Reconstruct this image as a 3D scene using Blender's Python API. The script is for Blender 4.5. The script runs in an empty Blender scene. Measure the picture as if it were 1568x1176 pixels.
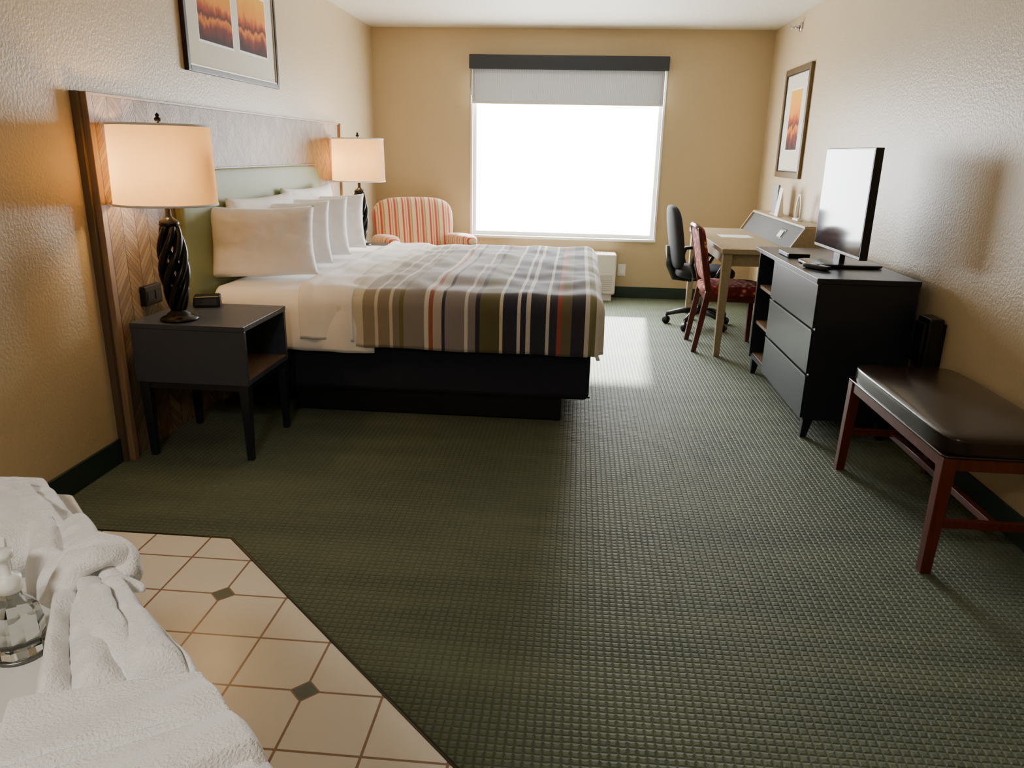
import bpy, math, random
import numpy as np
from mathutils import Vector, Matrix, noise
random.seed(4)
S=bpy.context.scene
COL=S.collection
W,D,H=3.666,7.47,2.44
YB=-2.6
# ------------------------------------------------------------------ camera
f,th,ps,ro,cx,h=1151.2419,.2985,.0804,.0212,1.9811,1.3542
F=Vector((-math.sin(ps)*math.cos(th),math.cos(ps)*math.cos(th),-math.sin(th)))
R=Vector((math.cos(ps),math.sin(ps),0));U=R.cross(F)
R=(R*math.cos(ro)+U*math.sin(ro)).normalized();U=R.cross(F)
cam=bpy.data.cameras.new('camera');co=bpy.data.objects.new('camera',cam);COL.objects.link(co)
M=Matrix(((R.x,U.x,-F.x,cx),(R.y,U.y,-F.y,0),(R.z,U.z,-F.z,h),(0,0,0,1)))
co.matrix_world=M;cam.sensor_width=36;cam.sensor_fit='HORIZONTAL';cam.lens=f/1568*36;cam.clip_start=.02
S.camera=co
S.view_settings.view_transform='AgX'
S.view_settings.exposure=0.68
# ------------------------------------------------------------------ materials
def lin(c):
    return tuple((x/12.92 if x<=.04045 else ((x+.055)/1.055)**2.4) for x in [v/255 for v in c])+(1,)
def base(name):
    m=bpy.data.materials.new(name);m.use_nodes=True;nt=m.node_tree
    return m,nt,nt.nodes['Principled BSDF'],nt.nodes['Material Output']
def N(nt,t,**k):
    n=nt.nodes.new(t)
    for a,b in k.items(): setattr(n,a,b)
    return n
def mathn(nt,op,a,b=None,c=None):
    n=N(nt,'ShaderNodeMath',operation=op)
    for i,v in enumerate([a,b,c]):
        if v is None: continue
        if isinstance(v,(int,float)): n.inputs[i].default_value=v
        else: nt.links.new(v,n.inputs[i])
    return n.outputs[0]
def objco(nt): return N(nt,'ShaderNodeTexCoord').outputs['Object']
def sep(nt,v):
    s=N(nt,'ShaderNodeSeparateXYZ');nt.links.new(v,s.inputs[0]);return s.outputs
def mixc(nt,fac,a,b):
    n=N(nt,'ShaderNodeMix',data_type='RGBA')
    if isinstance(fac,(int,float)): n.inputs[0].default_value=fac
    else: nt.links.new(fac,n.inputs[0])
    for i,v in ((6,a),(7,b)):
        if isinstance(v,tuple): n.inputs[i].default_value=v
        else: nt.links.new(v,n.inputs[i])
    return n.outputs[2]
def noiset(nt,scale,detail=4,vec=None,rough=.5):
    n=N(nt,'ShaderNodeTexNoise');n.inputs['Scale'].default_value=scale;n.inputs['Detail'].default_value=detail;n.inputs['Roughness'].default_value=rough
    nt.links.new(vec if vec is not None else objco(nt),n.inputs['Vector']);return n.outputs[0]
def bump(nt,b,hgt,strength,dist):
    n=N(nt,'ShaderNodeBump');n.inputs['Strength'].default_value=strength;n.inputs['Distance'].default_value=dist
    nt.links.new(hgt,n.inputs['Height']);nt.links.new(n.outputs[0],b.inputs['Normal'])
def mat(name,col,rough=.5,metal=0,var=.08,vs=12,bs=0,bd=.002,bsc=80,spec=.5,sheen=0,coat=0):
    m,nt,b,o=base(name)
    c=lin(col);d=tuple(x*(1-var*2) for x in c[:3])+(1,)
    fac=noiset(nt,vs)
    nt.links.new(mixc(nt,fac,c,d),b.inputs['Base Color'])
    b.inputs['Roughness'].default_value=rough;b.inputs['Metallic'].default_value=metal
    b.inputs['Specular IOR Level'].default_value=spec
    if sheen: b.inputs['Sheen Weight'].default_value=sheen
    if coat: b.inputs['Coat Weight'].default_value=coat;b.inputs['Coat Roughness'].default_value=.15
    if bs: bump(nt,b,noiset(nt,bsc,3),bs,bd)
    return m
def wood(name,c1,c2,axis=2,rough=.4,scale=6,stretch=14,coat=0):
    m,nt,b,o=base(name)
    mp=N(nt,'ShaderNodeMapping');nt.links.new(objco(nt),mp.inputs[0])
    s=[stretch]*3;s[axis]=1;mp.inputs['Scale'].default_value=s
    fac=noiset(nt,scale,6,mp.outputs[0],.6)
    r=N(nt,'ShaderNodeValToRGB');nt.links.new(fac,r.inputs[0])
    r.color_ramp.elements[0].position=.3;r.color_ramp.elements[0].color=lin(c1)
    r.color_ramp.elements[1].position=.7;r.color_ramp.elements[1].color=lin(c2)
    nt.links.new(r.outputs[0],b.inputs['Base Color']);b.inputs['Roughness'].default_value=rough
    if coat: b.inputs['Coat Weight'].default_value=coat;b.inputs['Coat Roughness'].default_value=.2
    bump(nt,b,fac,.15,.001)
    return m
def stripes(name,axis,stops,rough=.85,off=0,period=None,bumpy=.3,dark=.25):
    """stops: list of (pos in metres, rgb)"""
    m,nt,b,o=base(name)
    v=sep(nt,objco(nt))[axis]
    v=mathn(nt,'SUBTRACT',v,off)
    L=period if period else stops[-1][0]*1.0
    v=mathn(nt,'DIVIDE',v,L)
    if period: v=mathn(nt,'FRACT',v)
    r=N(nt,'ShaderNodeValToRGB');r.color_ramp.interpolation='CONSTANT'
    nt.links.new(v,r.inputs[0])
    el=r.color_ramp.elements
    el[0].position=0;el[0].color=lin(stops[0][1]);el[1].position=min(1,stops[1][0]/L);el[1].color=lin(stops[1][1])
    for p,c in stops[2:32]:
        e=el.new(min(1,p/L));e.color=lin(c)
    n=noiset(nt,60,3)
    dk=mixc(nt,mathn(nt,'MULTIPLY',n,dark),r.outputs[0],(0.02,.02,.02,1))
    nt.links.new(dk,b.inputs['Base Color']);b.inputs['Roughness'].default_value=rough
    b.inputs['Sheen Weight'].default_value=.3
    bump(nt,b,noiset(nt,350,2),bumpy,.001)
    return m
# wall
def wallmat(name,col,rough,bs=.55,sc=55,spec=.5):
    m,nt,b,o=base(name)
    n=noiset(nt,sc,3,None,.55)
    n2=noiset(nt,1.3,2)
    c=lin(col);nt.links.new(mixc(nt,n2,tuple(x*1.04 for x in c[:3])+(1,),tuple(x*.95 for x in c[:3])+(1,)),b.inputs['Base Color'])
    b.inputs['Roughness'].default_value=rough;b.inputs['Specular IOR Level'].default_value=spec
    bump(nt,b,n,bs,.005)
    return m
M_wall=wallmat('wall_paint_beige',(192,172,136),.4,.5,75,.45)
M_ceil=wallmat('ceiling_texture_white',(220,214,200),.6,.8,38)
# carpet
m,nt,b,o=base('carpet_green');M_carpet=m
xyz=sep(nt,objco(nt));P=.0225
def tri(a,shift=0):
    t=mathn(nt,'FRACT',mathn(nt,'ADD',mathn(nt,'DIVIDE',a,P),shift))
    return mathn(nt,'SUBTRACT',1.0,mathn(nt,'ABSOLUTE',mathn(nt,'MULTIPLY_ADD',t,2.0,-1.0)))
wob=noiset(nt,30,2)
wx_=mathn(nt,'MULTIPLY_ADD',wob,.006,xyz[0]);wy_=mathn(nt,'MULTIPLY_ADD',wob,.006,xyz[1])
tx=tri(wx_);ty=tri(wy_)
hh=mathn(nt,'MINIMUM',mathn(nt,'MULTIPLY',tx,1.9),mathn(nt,'MULTIPLY',ty,1.9))
hh=mathn(nt,'MINIMUM',hh,1.0)
fz=noiset(nt,420,2)
hgt=mathn(nt,'ADD',hh,mathn(nt,'MULTIPLY',fz,.5))
big=noiset(nt,1.6,3)
mp=N(nt,'ShaderNodeMapping');nt.links.new(objco(nt),mp.inputs[0]);mp.inputs['Scale'].default_value=(.7,3.6,1)
band=noiset(nt,1.4,3,mp.outputs[0])
ca=mixc(nt,big,lin((76,92,60)),lin((62,80,52)))
cb=lin((34,46,32))
cc=mixc(nt,hh,cb,ca)
cc=mixc(nt,mathn(nt,'MULTIPLY',fz,.35),cc,lin((92,98,66)))
r=N(nt,'ShaderNodeMapRange');nt.links.new(band,r.inputs[0]);r.inputs[1].default_value=.38;r.inputs[2].default_value=.66;r.inputs[3].default_value=0;r.inputs[4].default_value=.38
cc=mixc(nt,r.outputs[0],cc,lin((112,124,88)))  # vacuum-mark bands, with light streaks on the pile put into the colour
nt.links.new(cc,b.inputs['Base Color']);b.inputs['Roughness'].default_value=.54;b.inputs['Specular IOR Level'].default_value=.5
b.inputs['Specular Tint'].default_value=(.92,1,.86,1)
b.inputs['Sheen Weight'].default_value=.15
bump(nt,b,hgt,.85,.0045)
# tile
m,nt,b,o=base('ceramic_tile_cream');M_tile=m
xyz=sep(nt,objco(nt));PT=.205
def cell(a,off,per):
    t=mathn(nt,'FRACT',mathn(nt,'DIVIDE',mathn(nt,'SUBTRACT',a,off),per))
    return mathn(nt,'MULTIPLY',mathn(nt,'MINIMUM',t,mathn(nt,'SUBTRACT',1.0,t)),per)
dx=cell(xyz[0],.92,PT);dy=cell(xyz[1],1.99,.2025)
g=mathn(nt,'LESS_THAN',mathn(nt,'MINIMUM',dx,dy),.0035)
DX=cell(xyz[0],.92,2*PT);DY=cell(xyz[1],1.99,.405)
dd=mathn(nt,'ADD',DX,DY)
dia=mathn(nt,'LESS_THAN',dd,.036)
diag=mathn(nt,'LESS_THAN',dd,.042)
c=mixc(nt,noiset(nt,7,3),lin((248,244,233)),lin((242,235,220)))
gc=lin((146,114,88))
c=mixc(nt,g,c,gc);c=mixc(nt,diag,c,gc);c=mixc(nt,dia,c,lin((84,98,86)))
nt.links.new(c,b.inputs['Base Color']);b.inputs['Roughness'].default_value=.28
gg=mathn(nt,'SUBTRACT',1.0,mathn(nt,'MAXIMUM',g,mathn(nt,'SUBTRACT',diag,dia)))
bump(nt,b,gg,.4,.002)

M_base=mat('baseboard_green',(34,52,44),.5)
M_white=mat('white_paint',(238,238,234),.4,var=.02)
M_plastic=mat('white_plastic',(225,222,212),.4,var=.03)
M_black=mat('black_paint',(18,21,28),.4,var=.15)
M_blackmetal=mat('black_metal',(12,10,10),.28,metal=.3)
M_blackplastic=mat('black_plastic',(11,11,13),.35)
M_dresser=mat('dresser_charcoal',(29,34,45),.36,var=.12,vs=20)
M_night=mat('nightstand_charcoal',(66,72,85),.36,var=.08,vs=20)
M_nightin=wood('nightstand_inner_wood',(108,84,66),(138,110,86),1)
M_oak=wood('oak_frame',(126,102,76),(160,132,102),2,.45)
M_desk=wood('desk_beech',(156,138,108),(180,162,128),1,.45)
M_cherry=wood('cherry_wood',(76,25,13),(108,40,22),2,.3,coat=.3)
M_bedbox=mat('bed_base_fabric',(32,35,52),.9,bs=.5,bsc=300,bd=.001)
M_sheet=mat('white_linen',(247,245,244),.85,var=.02,bs=.12,bsc=300,bd=.001,sheen=.2)
M_pillow=mat('pillow_linen',(250,247,246),.85,var=.02,bs=.15,bsc=14,bd=.012,sheen=.2)
M_greenuph=mat('sage_upholstery',(136,144,100),.6,bs=.2,bsc=200,bd=.001)
M_chrome=mat('brushed_metal',(200,198,192),.25,metal=1,var=.02)
M_pull=mat('drawer_pull_metal',(120,122,122),.35,metal=1,var=.02)
M_leather=mat('brown_leather',(38,23,18),.23,var=.15,bs=.3,bsc=160,bd=.0012,coat=.25)
M_terry=mat('terry_cloth',(247,245,243),.95,var=.03,bs=.8,bsc=380,bd=.0028,sheen=.4)
M_counter=mat('counter_white_marble',(222,220,214),.15,var=.04,vs=5)
M_mesh=mat('office_chair_fabric',(24,26,34),.8,bs=.4,bsc=400,bd=.001)
M_paper=mat('paper',(235,232,224),.7,var=.02)
M_gray=mat('slate_fascia',(36,42,52),.5)
M_mat=mat('picture_mat',(212,206,188),.8,var=.01)
# chair red pattern
m,nt,b,o=base('red_pattern_fabric');M_redpat=m
v=N(nt,'ShaderNodeTexVoronoi',feature='F1');v.inputs['Scale'].default_value=26;nt.links.new(objco(nt),v.inputs['Vector'])
r=N(nt,'ShaderNodeValToRGB');nt.links.new(v.outputs[0],r.inputs[0]);r.color_ramp.interpolation='CONSTANT'
r.color_ramp.elements[0].color=lin((215,165,120));r.color_ramp.elements[1].position=.3;r.color_ramp.elements[1].color=lin((165,50,42))
e=r.color_ramp.elements.new(.55);e.color=lin((110,30,28))
nt.links.new(r.outputs[0],b.inputs['Base Color']);b.inputs['Roughness'].default_value=.85
# headboard plank material: vertical boards 0.1 m, alternating diagonal grain
m,nt,b,o=base('chevron_planks');M_plank=m
xyz=sep(nt,objco(nt));BW=.098
yb=mathn(nt,'DIVIDE',xyz[1],BW);fi=mathn(nt,'FLOOR',yb);fr=mathn(nt,'FRACT',yb)
par=mathn(nt,'MULTIPLY_ADD',mathn(nt,'MODULO',mathn(nt,'ABSOLUTE',fi),2.0),2.0,-1.0)
sl=mathn(nt,'MULTIPLY_ADD',mathn(nt,'MULTIPLY',par,fr),BW*1.0,xyz[2])
pl=mathn(nt,'DIVIDE',sl,.03);pf=mathn(nt,'FRACT',pl);pi_=mathn(nt,'FLOOR',pl)
cmb=N(nt,'ShaderNodeCombineXYZ');nt.links.new(fi,cmb.inputs[0]);nt.links.new(pi_,cmb.inputs[1])
wn=N(nt,'ShaderNodeTexWhiteNoise',noise_dimensions='3D');nt.links.new(cmb.outputs[0],wn.inputs[0])
cmb2=N(nt,'ShaderNodeCombineXYZ');nt.links.new(mathn(nt,'MULTIPLY',sl,14.0),cmb2.inputs[2]);nt.links.new(fi,cmb2.inputs[0]);nt.links.new(fr,cmb2.inputs[1])
gr=noiset(nt,8,5,cmb2.outputs[0])
c=mixc(nt,wn.outputs[0],lin((172,150,122)),lin((132,110,86)))
c=mixc(nt,mathn(nt,'MULTIPLY',gr,.5),c,lin((96,76,56)))
gap=mathn(nt,'MAXIMUM',mathn(nt,'LESS_THAN',fr,.05),mathn(nt,'LESS_THAN',pf,.09))
c=mixc(nt,mathn(nt,'MULTIPLY',gap,.8),c,lin((58,42,32)))
nt.links.new(c,b.inputs['Base Color'])
b.inputs['Specular IOR Level'].default_value=.4
nt.links.new(mathn(nt,'MULTIPLY_ADD',gr,.3,.30),b.inputs['Roughness'])
bh=mathn(nt,'SUBTRACT',mathn(nt,'ADD',mathn(nt,'MULTIPLY',wn.outputs[0],.5),gr),mathn(nt,'MULTIPLY',gap,1.8))
bump(nt,b,bh,.9,.0035)
# sunset print
def sunset(name,z0,z1,ax):
    m,nt,b,o=base(name)
    xyz=sep(nt,objco(nt))
    t=mathn(nt,'DIVIDE',mathn(nt,'SUBTRACT',xyz[2],z0),z1-z0)
    mp=N(nt,'ShaderNodeMapping');nt.links.new(objco(nt),mp.inputs[0]);mp.inputs['Scale'].default_value=(1,1.6,.7)
    n=noiset(nt,9,5,mp.outputs[0],.65)
    t2=mathn(nt,'ADD',t,mathn(nt,'MULTIPLY_ADD',n,.5,-.25))
    r=N(nt,'ShaderNodeValToRGB');nt.links.new(t2,r.inputs[0])
    el=r.color_ramp.elements;el[0].color=lin((50,20,12));el[0].position=.05;el[1].color=lin((226,164,36));el[1].position=.95
    for p,c in ((.22,(110,38,12)),(.34,(214,120,16)),(.40,(70,26,14)),(.5,(160,66,14)),(.62,(222,134,22))):
        e=el.new(p);e.color=lin(c)
    nt.links.new(r.outputs[0],b.inputs['Base Color']);b.inputs['Roughness'].default_value=.75;b.inputs['Specular IOR Level'].default_value=.25
    return m
# ------------------------------------------------------------------ geometry helpers
def empty(name,loc=(0,0,0),rz=0):
    e=bpy.data.objects.new(name,None);e.location=loc;e.rotation_euler=(0,0,rz);e.empty_display_size=.1;COL.objects.link(e)
    e['org']=list(loc) if rz==0 else [0,0,0]
    return e
def mk(name,vs,fs,mt,parent=None,smooth=False,bevel=0,seg=2,subs=0,solid=0):
    if parent is not None:
        o_=parent['org'];vs=[(v[0]-o_[0],v[1]-o_[1],v[2]-o_[2]) for v in vs]
    me=bpy.data.meshes.new(name);me.from_pydata([tuple(v) for v in vs],[],fs);me.update()
    ob=bpy.data.objects.new(name,me);COL.objects.link(ob)
    for q in (mt if isinstance(mt,(list,tuple)) else [mt]): me.materials.append(q)
    if parent is not None: ob.parent=parent
    if smooth or bevel:
        for p in me.polygons: p.use_smooth=smooth
    if solid:
        s=ob.modifiers.new('solid','SOLIDIFY');s.thickness=solid;s.offset=-1
    if bevel:
        b=ob.modifiers.new('bevel','BEVEL');b.width=bevel;b.segments=seg;b.limit_method='ANGLE'
        for p in me.polygons: p.use_smooth=True
        b.harden_normals=True
    if subs:
        s=ob.modifiers.new('sub','SUBSURF');s.levels=subs;s.render_levels=subs
    return ob
BF=[(0,3,2,1),(4,5,6,7),(0,1,5,4),(1,2,6,5),(2,3,7,6),(3,0,4,7)]
def box(name,x0,x1,y0,y1,z0,z1,mt,parent=None,bevel=0,seg=2):
    return mk(name,[(x0,y0,z0),(x1,y0,z0),(x1,y1,z0),(x0,y1,z0),(x0,y0,z1),(x1,y0,z1),(x1,y1,z1),(x0,y1,z1)],BF,mt,parent,bevel=bevel,seg=seg)
def hexa(name,b4,t4,mt,parent=None,bevel=0):
    return mk(name,list(b4)+list(t4),BF,mt,parent,bevel=bevel)
def leg(name,xt,yt,xb,yb,zt,wt,wb,mt,parent,zb=0):
    a,c=wt/2,wb/2
    return hexa(name,[(xb-c,yb-c,zb),(xb+c,yb-c,zb),(xb+c,yb+c,zb),(xb-c,yb+c,zb)],[(xt-a,yt-a,zt),(xt+a,yt-a,zt),(xt+a,yt+a,zt),(xt-a,yt+a,zt)],mt,parent,bevel=.003)
def multibox(name,boxes,mt,parent=None,bevel=0):
    vs=[];fs=[]
    for x0,x1,y0,y1,z0,z1 in boxes:
        n=len(vs);vs+=[(x0,y0,z0),(x1,y0,z0),(x1,y1,z0),(x0,y1,z0),(x0,y0,z1),(x1,y0,z1),(x1,y1,z1),(x0,y1,z1)]
        fs+=[tuple(i+n for i in q) for q in BF]
    return mk(name,vs,fs,mt,parent,bevel=bevel)
def lathe(name,prof,c,mt,parent=None,seg=40,close=False):
    vs=[];fs=[];n=len(prof)
    for i in range(seg):
        a=2*math.pi*i/seg
        for r,z in prof: vs.append((c[0]+r*math.cos(a),c[1]+r*math.sin(a),c[2]+z))
    for i in range(seg):
        j=(i+1)%seg
        for k in range(n-1): fs.append((i*n+k,j*n+k,j*n+k+1,i*n+k+1))
    if close:
        fs.append(tuple(i*n for i in range(seg))[::-1]);fs.append(tuple(i*n+n-1 for i in range(seg)))
    ob=mk(name,vs,fs,mt,parent,smooth=True)
    return ob
def sweep(name,pts,r,mt,parent=None,n=10,closed=False,flat=1.0):
    pts=[Vector(p) for p in pts];vs=[];fs=[];L=len(pts)
    up=Vector((0,0,1));prev=None
    for i,p in enumerate(pts):
        t=(pts[(i+1)%L]-pts[i-1]) if closed else (pts[min(i+1,L-1)]-pts[max(i-1,0)])
        t.normalize()
        if prev is None:
            a=up if abs(t.z)<.9 else Vector((1,0,0));u=t.cross(a).normalized()
        else:
            u=(prev-t*prev.dot(t)).normalized()
        prev=u;w=t.cross(u)
        rr=r[i] if isinstance(r,(list,tuple)) else r
        for k in range(n):
            q=2*math.pi*k/n;vs.append(p+u*rr*math.cos(q)+w*rr*flat*math.sin(q))
    for i in range(L if closed else L-1):
        j=(i+1)%L
        for k in range(n):
            k2=(k+1)%n;fs.append((i*n+k,i*n+k2,j*n+k2,j*n+k))
    if not closed:
        fs.append(tuple(range(n))[::-1]);fs.append(tuple((L-1)*n+k for k in range(n)))
    return mk(name,vs,fs,mt,parent,smooth=True)
def spline(pts,rad,per=8):
    """catmull-rom resample of points + radii"""
    P=[Vector(p) for p in pts];o=[];q=[];n=len(P)
    for i in range(n-1):
        a,b_,c,d=P[max(i-1,0)],P[i],P[i+1],P[min(i+2,n-1)]
        for k in range(per):
            t=k/per
            o.append(.5*((2*b_)+(c-a)*t+(2*a-5*b_+4*c-d)*t*t+(3*b_-a-3*c+d)*t**3));q.append(rad[i]*(1-t)+rad[i+1]*t)
    o.append(P[-1]);q.append(rad[-1]);return o,q
def squad(name,c,hf,n,mt,parent=None,rot=None,g=10,fn=None,puff=0):
    """rounded super-quadric block"""
    idx={};vs=[];fs=[]
    def vid(p):
        k=tuple(round(q,4) for q in p)
        if k not in idx:
            idx[k]=len(vs);v=Vector(p)
            s=(abs(v.x)**n+abs(v.y)**n+abs(v.z)**n)**(1/n);v=v/s
            if fn: v=fn(v)
            w=Vector((v.x*hf[0],v.y*hf[1],v.z*hf[2]))
            if puff: w+=w.normalized()*puff*noise.noise(Vector((w.x*7+c[0]*3,w.y*7+c[1]*5,w.z*7)))
            if rot: w=rot@w
            vs.append(w+Vector(c))
        return idx[k]
    for ax in range(3):
        for sg in (-1,1):
            for i in range(g):
                for j in range(g):
                    q=[]
                    for (a,b_) in ((i,j),(i+1,j),(i+1,j+1),(i,j+1)):
                        p=[0,0,0];p[ax]=sg;p[(ax+1)%3]=-1+2*a/g;p[(ax+2)%3]=-1+2*b_/g;q.append(vid(p))
                    fs.append(tuple(q) if sg>0 else tuple(q[::-1]))
    return mk(name,vs,fs,mt,parent,smooth=True)
# ------------------------------------------------------------------ room shell
box('floor',-.2,W+.2,YB-.2,D+.2,-.15,0,M_carpet)
box('ceiling',-.2,W+.2,YB-.2,D+.2,H,H+.15,M_ceil)
box('wall_left',-.2,0,YB-.2,D+.2,0,H,M_wall)
box('wall_right',W,W+.2,YB-.2,D+.2,0,H,M_wall)
box('wall_front',0,W,YB-.2,YB,0,H,M_wall)
wx0,wx1,wz0,wz1=.945,2.73,.57,2.2
multibox('wall_back',[(0,wx0,D,D+.2,0,H),(wx1,W,D,D+.2,0,H),(wx0,wx1,D,D+.2,0,wz0),(wx0,wx1,D,D+.2,wz1,H)],M_wall)
box('baseboard_back',0,W,D-.012,D,0,.11,M_base)
box('baseboard_left',0,.012,YB,2.95,0,.11,M_base,bevel=.003)
box('baseboard_left.001',0,.012,6.27,D-.012,0,.11,M_base)
box('baseboard_right',W-.012,W,YB,D-.012,0,.11,M_base)
# tile patch
tp=[(0.012,YB+.01),(1.78,YB+.01),(1.78,1.36),(1.75,1.385),(.79,2.335),(.012,2.335)]
n=len(tp)
mk('floor_tile',[(x,y,0.0) for x,y in tp]+[(x,y,.004) for x,y in tp],[tuple(range(n))[::-1],tuple(range(n,2*n))]+[(i,(i+1)%n,n+(i+1)%n,n+i) for i in range(n)],M_tile)
sweep('trim_tile_edge',[(.012,2.335,.002),(.79,2.335,.002),(1.765,1.37,.002)],.006,mat('metal_edge_trim',(80,78,60),.4,metal=.5))
# ------------------------------------------------------------------ window
win=empty('window_1',((wx0+wx1)/2,D,wz0))
fw=.04
multibox('frame',[(wx0,wx0+fw,D+.05,D+.11,wz0,wz1),(wx1-fw,wx1,D+.05,D+.11,wz0,wz1),(wx0+fw,wx1-fw,D+.05,D+.11,wz0,wz0+fw),(wx0+fw,wx1-fw,D+.05,D+.11,wz1-fw,wz1)],M_white,win,bevel=.003)
box('sill',wx0-.012,wx1+.012,D-.025,D+.05,wz0-.02,wz0+.004,M_white,win,bevel=.004)
multibox('reveal',[(wx0-.01,wx0+.008,D-.01,D+.05,wz0,wz1),(wx1-.008,wx1+.01,D-.01,D+.05,wz0,wz1)],M_white,win)
m,nt,b,o=base('window_glass')
tr=N(nt,'ShaderNodeBsdfTransparent');gl=N(nt,'ShaderNodeBsdfGlossy');gl.inputs['Roughness'].default_value=.02
mx=N(nt,'ShaderNodeMixShader');mx.inputs[0].default_value=.05;nt.links.new(tr.outputs[0],mx.inputs[1]);nt.links.new(gl.outputs[0],mx.inputs[2]);nt.links.new(mx.outputs[0],o.inputs[0])
mk('glass',[(wx0+fw,D+.08,wz0+fw),(wx1-fw,D+.08,wz0+fw),(wx1-fw,D+.08,wz1-fw),(wx0+fw,D+.08,wz1-fw)],[(0,1,2,3)],m,win)
# roller shade
rs=empty('roller_shade',(1.83,D-.04,2.15))
box('fascia',.93,2.745,D-.095,D-.001,2.085,2.205,M_gray,rs,bevel=.004)
m,nt,b,o=base('shade_cloth')
xyz=sep(nt,objco(nt))
wv=mathn(nt,'SINE',mathn(nt,'MULTIPLY',xyz[0],380.0))
wv=mathn(nt,'MULTIPLY_ADD',wv,.5,.5)
col=mixc(nt,wv,lin((160,160,156)),lin((130,130,128)))
df=N(nt,'ShaderNodeBsdfDiffuse');tl=N(nt,'ShaderNodeBsdfTranslucent');nt.links.new(col,df.inputs[0]);tl.inputs[0].default_value=(.011,.011,.0108,1)
ad=N(nt,'ShaderNodeAddShader');nt.links.new(df.outputs[0],ad.inputs[0]);nt.links.new(tl.outputs[0],ad.inputs[1]);nt.links.new(ad.outputs[0],o.inputs[0])
mk('cloth',[(.955,D-.045,1.80),(2.715,D-.045,1.80),(2.715,D-.045,2.10),(.955,D-.045,2.10)],[(0,1,2,3)],m,rs)
box('hem_bar',.955,2.715,D-.052,D-.038,1.785,1.803,M_plastic,rs,bevel=.003)
sweep('chain',[(.945,D-.05,2.09),(.944,D-.05,1.95),(.946,D-.05,1.86)],.004,M_blackplastic,rs,6)
# ------------------------------------------------------------------ lights
w=bpy.data.worlds.new('world');S.world=w;w.use_nodes=True
bg=w.node_tree.nodes['Background'];bg.inputs[0].default_value=(.96,.98,1,1);bg.inputs[1].default_value=21.0
pl_=bpy.data.lights.new('window_portal','AREA');pl_.shape='RECTANGLE';pl_.size=wx1-wx0;pl_.size_y=wz1-wz0
po=bpy.data.objects.new('window_portal',pl_);po.location=((wx0+wx1)/2,D+.15,(wz0+wz1)/2);po.rotation_euler=(-math.pi/2,0,0);COL.objects.link(po)
pl_.cycles.is_portal=True
su=bpy.data.lights.new('sun','SUN');su.energy=17;su.angle=math.radians(2.2);su.color=(1,.98,.93)
so=bpy.data.objects.new('sun',su);COL.objects.link(so)
so.rotation_euler=Vector((-.08,-1,-.613)).to_track_quat('-Z','Y').to_euler();so.location=(2,12,5)
# ------------------------------------------------------------------ headboard
hb=empty('headboard',(0,4.6,0))
HY0,HY1,HZ=2.97,6.25,1.55
box('end_board',0.0,.055,HY0,HY0+.035,0,HZ,M_oak,hb,bevel=.003)
box('end_board_far',0.0,.055,HY1-.035,HY1,0,HZ,M_oak,hb,bevel=.003)
box('plank_panel',0.002,.036,HY0+.035,HY1-.035,0,HZ-.012,M_plank,hb)
box('top_cap',0,.045,HY0+.035,HY1-.035,HZ-.012,HZ,M_oak,hb,bevel=.002)
box('outer_edge',0.0,.03,HY0-.02,HY0,0,HZ,mat('edge_wood',(98,80,60),.5),hb)
squad('green_panel',(.055,4.6,.81),(.028,1.03,.43),9,M_greenuph,hb,g=14)
box('panel_trim',.036,.052,3.57,5.63,1.238,1.246,M_oak,hb)
ol=empty('power_outlet_box',(.036,3.26,.7))
box('body',.036,.066,3.19,3.33,.655,.745,M_blackplastic,ol,bevel=.006)
multibox('sockets',[(.066,.069,3.205,3.255,.68,.72),(.066,.069,3.27,3.315,.68,.72)],M_gray,ol)
# ------------------------------------------------------------------ nightstands
def nightstand(x0,x1,y0,y1):
    e=empty('nightstand',((x0+x1)/2,(y0+y1)/2,0))
    z0,z1=.355,.62;t=.022
    box('top',x0,x1,y0,y1,z1-.024,z1,M_night,e,bevel=.003)
    box('side_near',x0,x1-.002,y0+.003,y0+.003+t,z0,z1-.024,M_night,e,bevel=.002)
    box('side_far',x0,x1-.002,y1-.003-t,y1-.003,z0,z1-.024,M_night,e,bevel=.002)
    box('back',x0,x0+.015,y0+.025,y1-.025,z0,z1-.024,M_nightin,e)
    box('bottom',x0+.015,x1-.002,y0+.025,y1-.025,z0,z0+t,M_night,e)
    box('shelf_liner',x0+.015,x1-.004,y0+.026,y1-.026,z0+t,z0+t+.004,M_nightin,e)
    multibox('rail',[(x0+.03,x1-.03,y0+.015,y0+.04,z0-.03,z0),(x0+.03,x1-.03,y1-.04,y1-.015,z0-.03,z0),(x1-.04,x1-.015,y0+.04,y1-.04,z0-.03,z0)],M_dresser,e)
    for i,(a,b_) in enumerate(((x0+.03,y0+.03),(x1-.025,y0+.025),(x1-.025,y1-.025),(x0+.03,y1-.03))):
        leg('leg_%d'%(i+1),a,b_,a,b_,z0,.045,.028,M_dresser,e)
    return e
nightstand(.075,.585,3.02,3.50)
nightstand(.075,.52,5.78,6.16)
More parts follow.
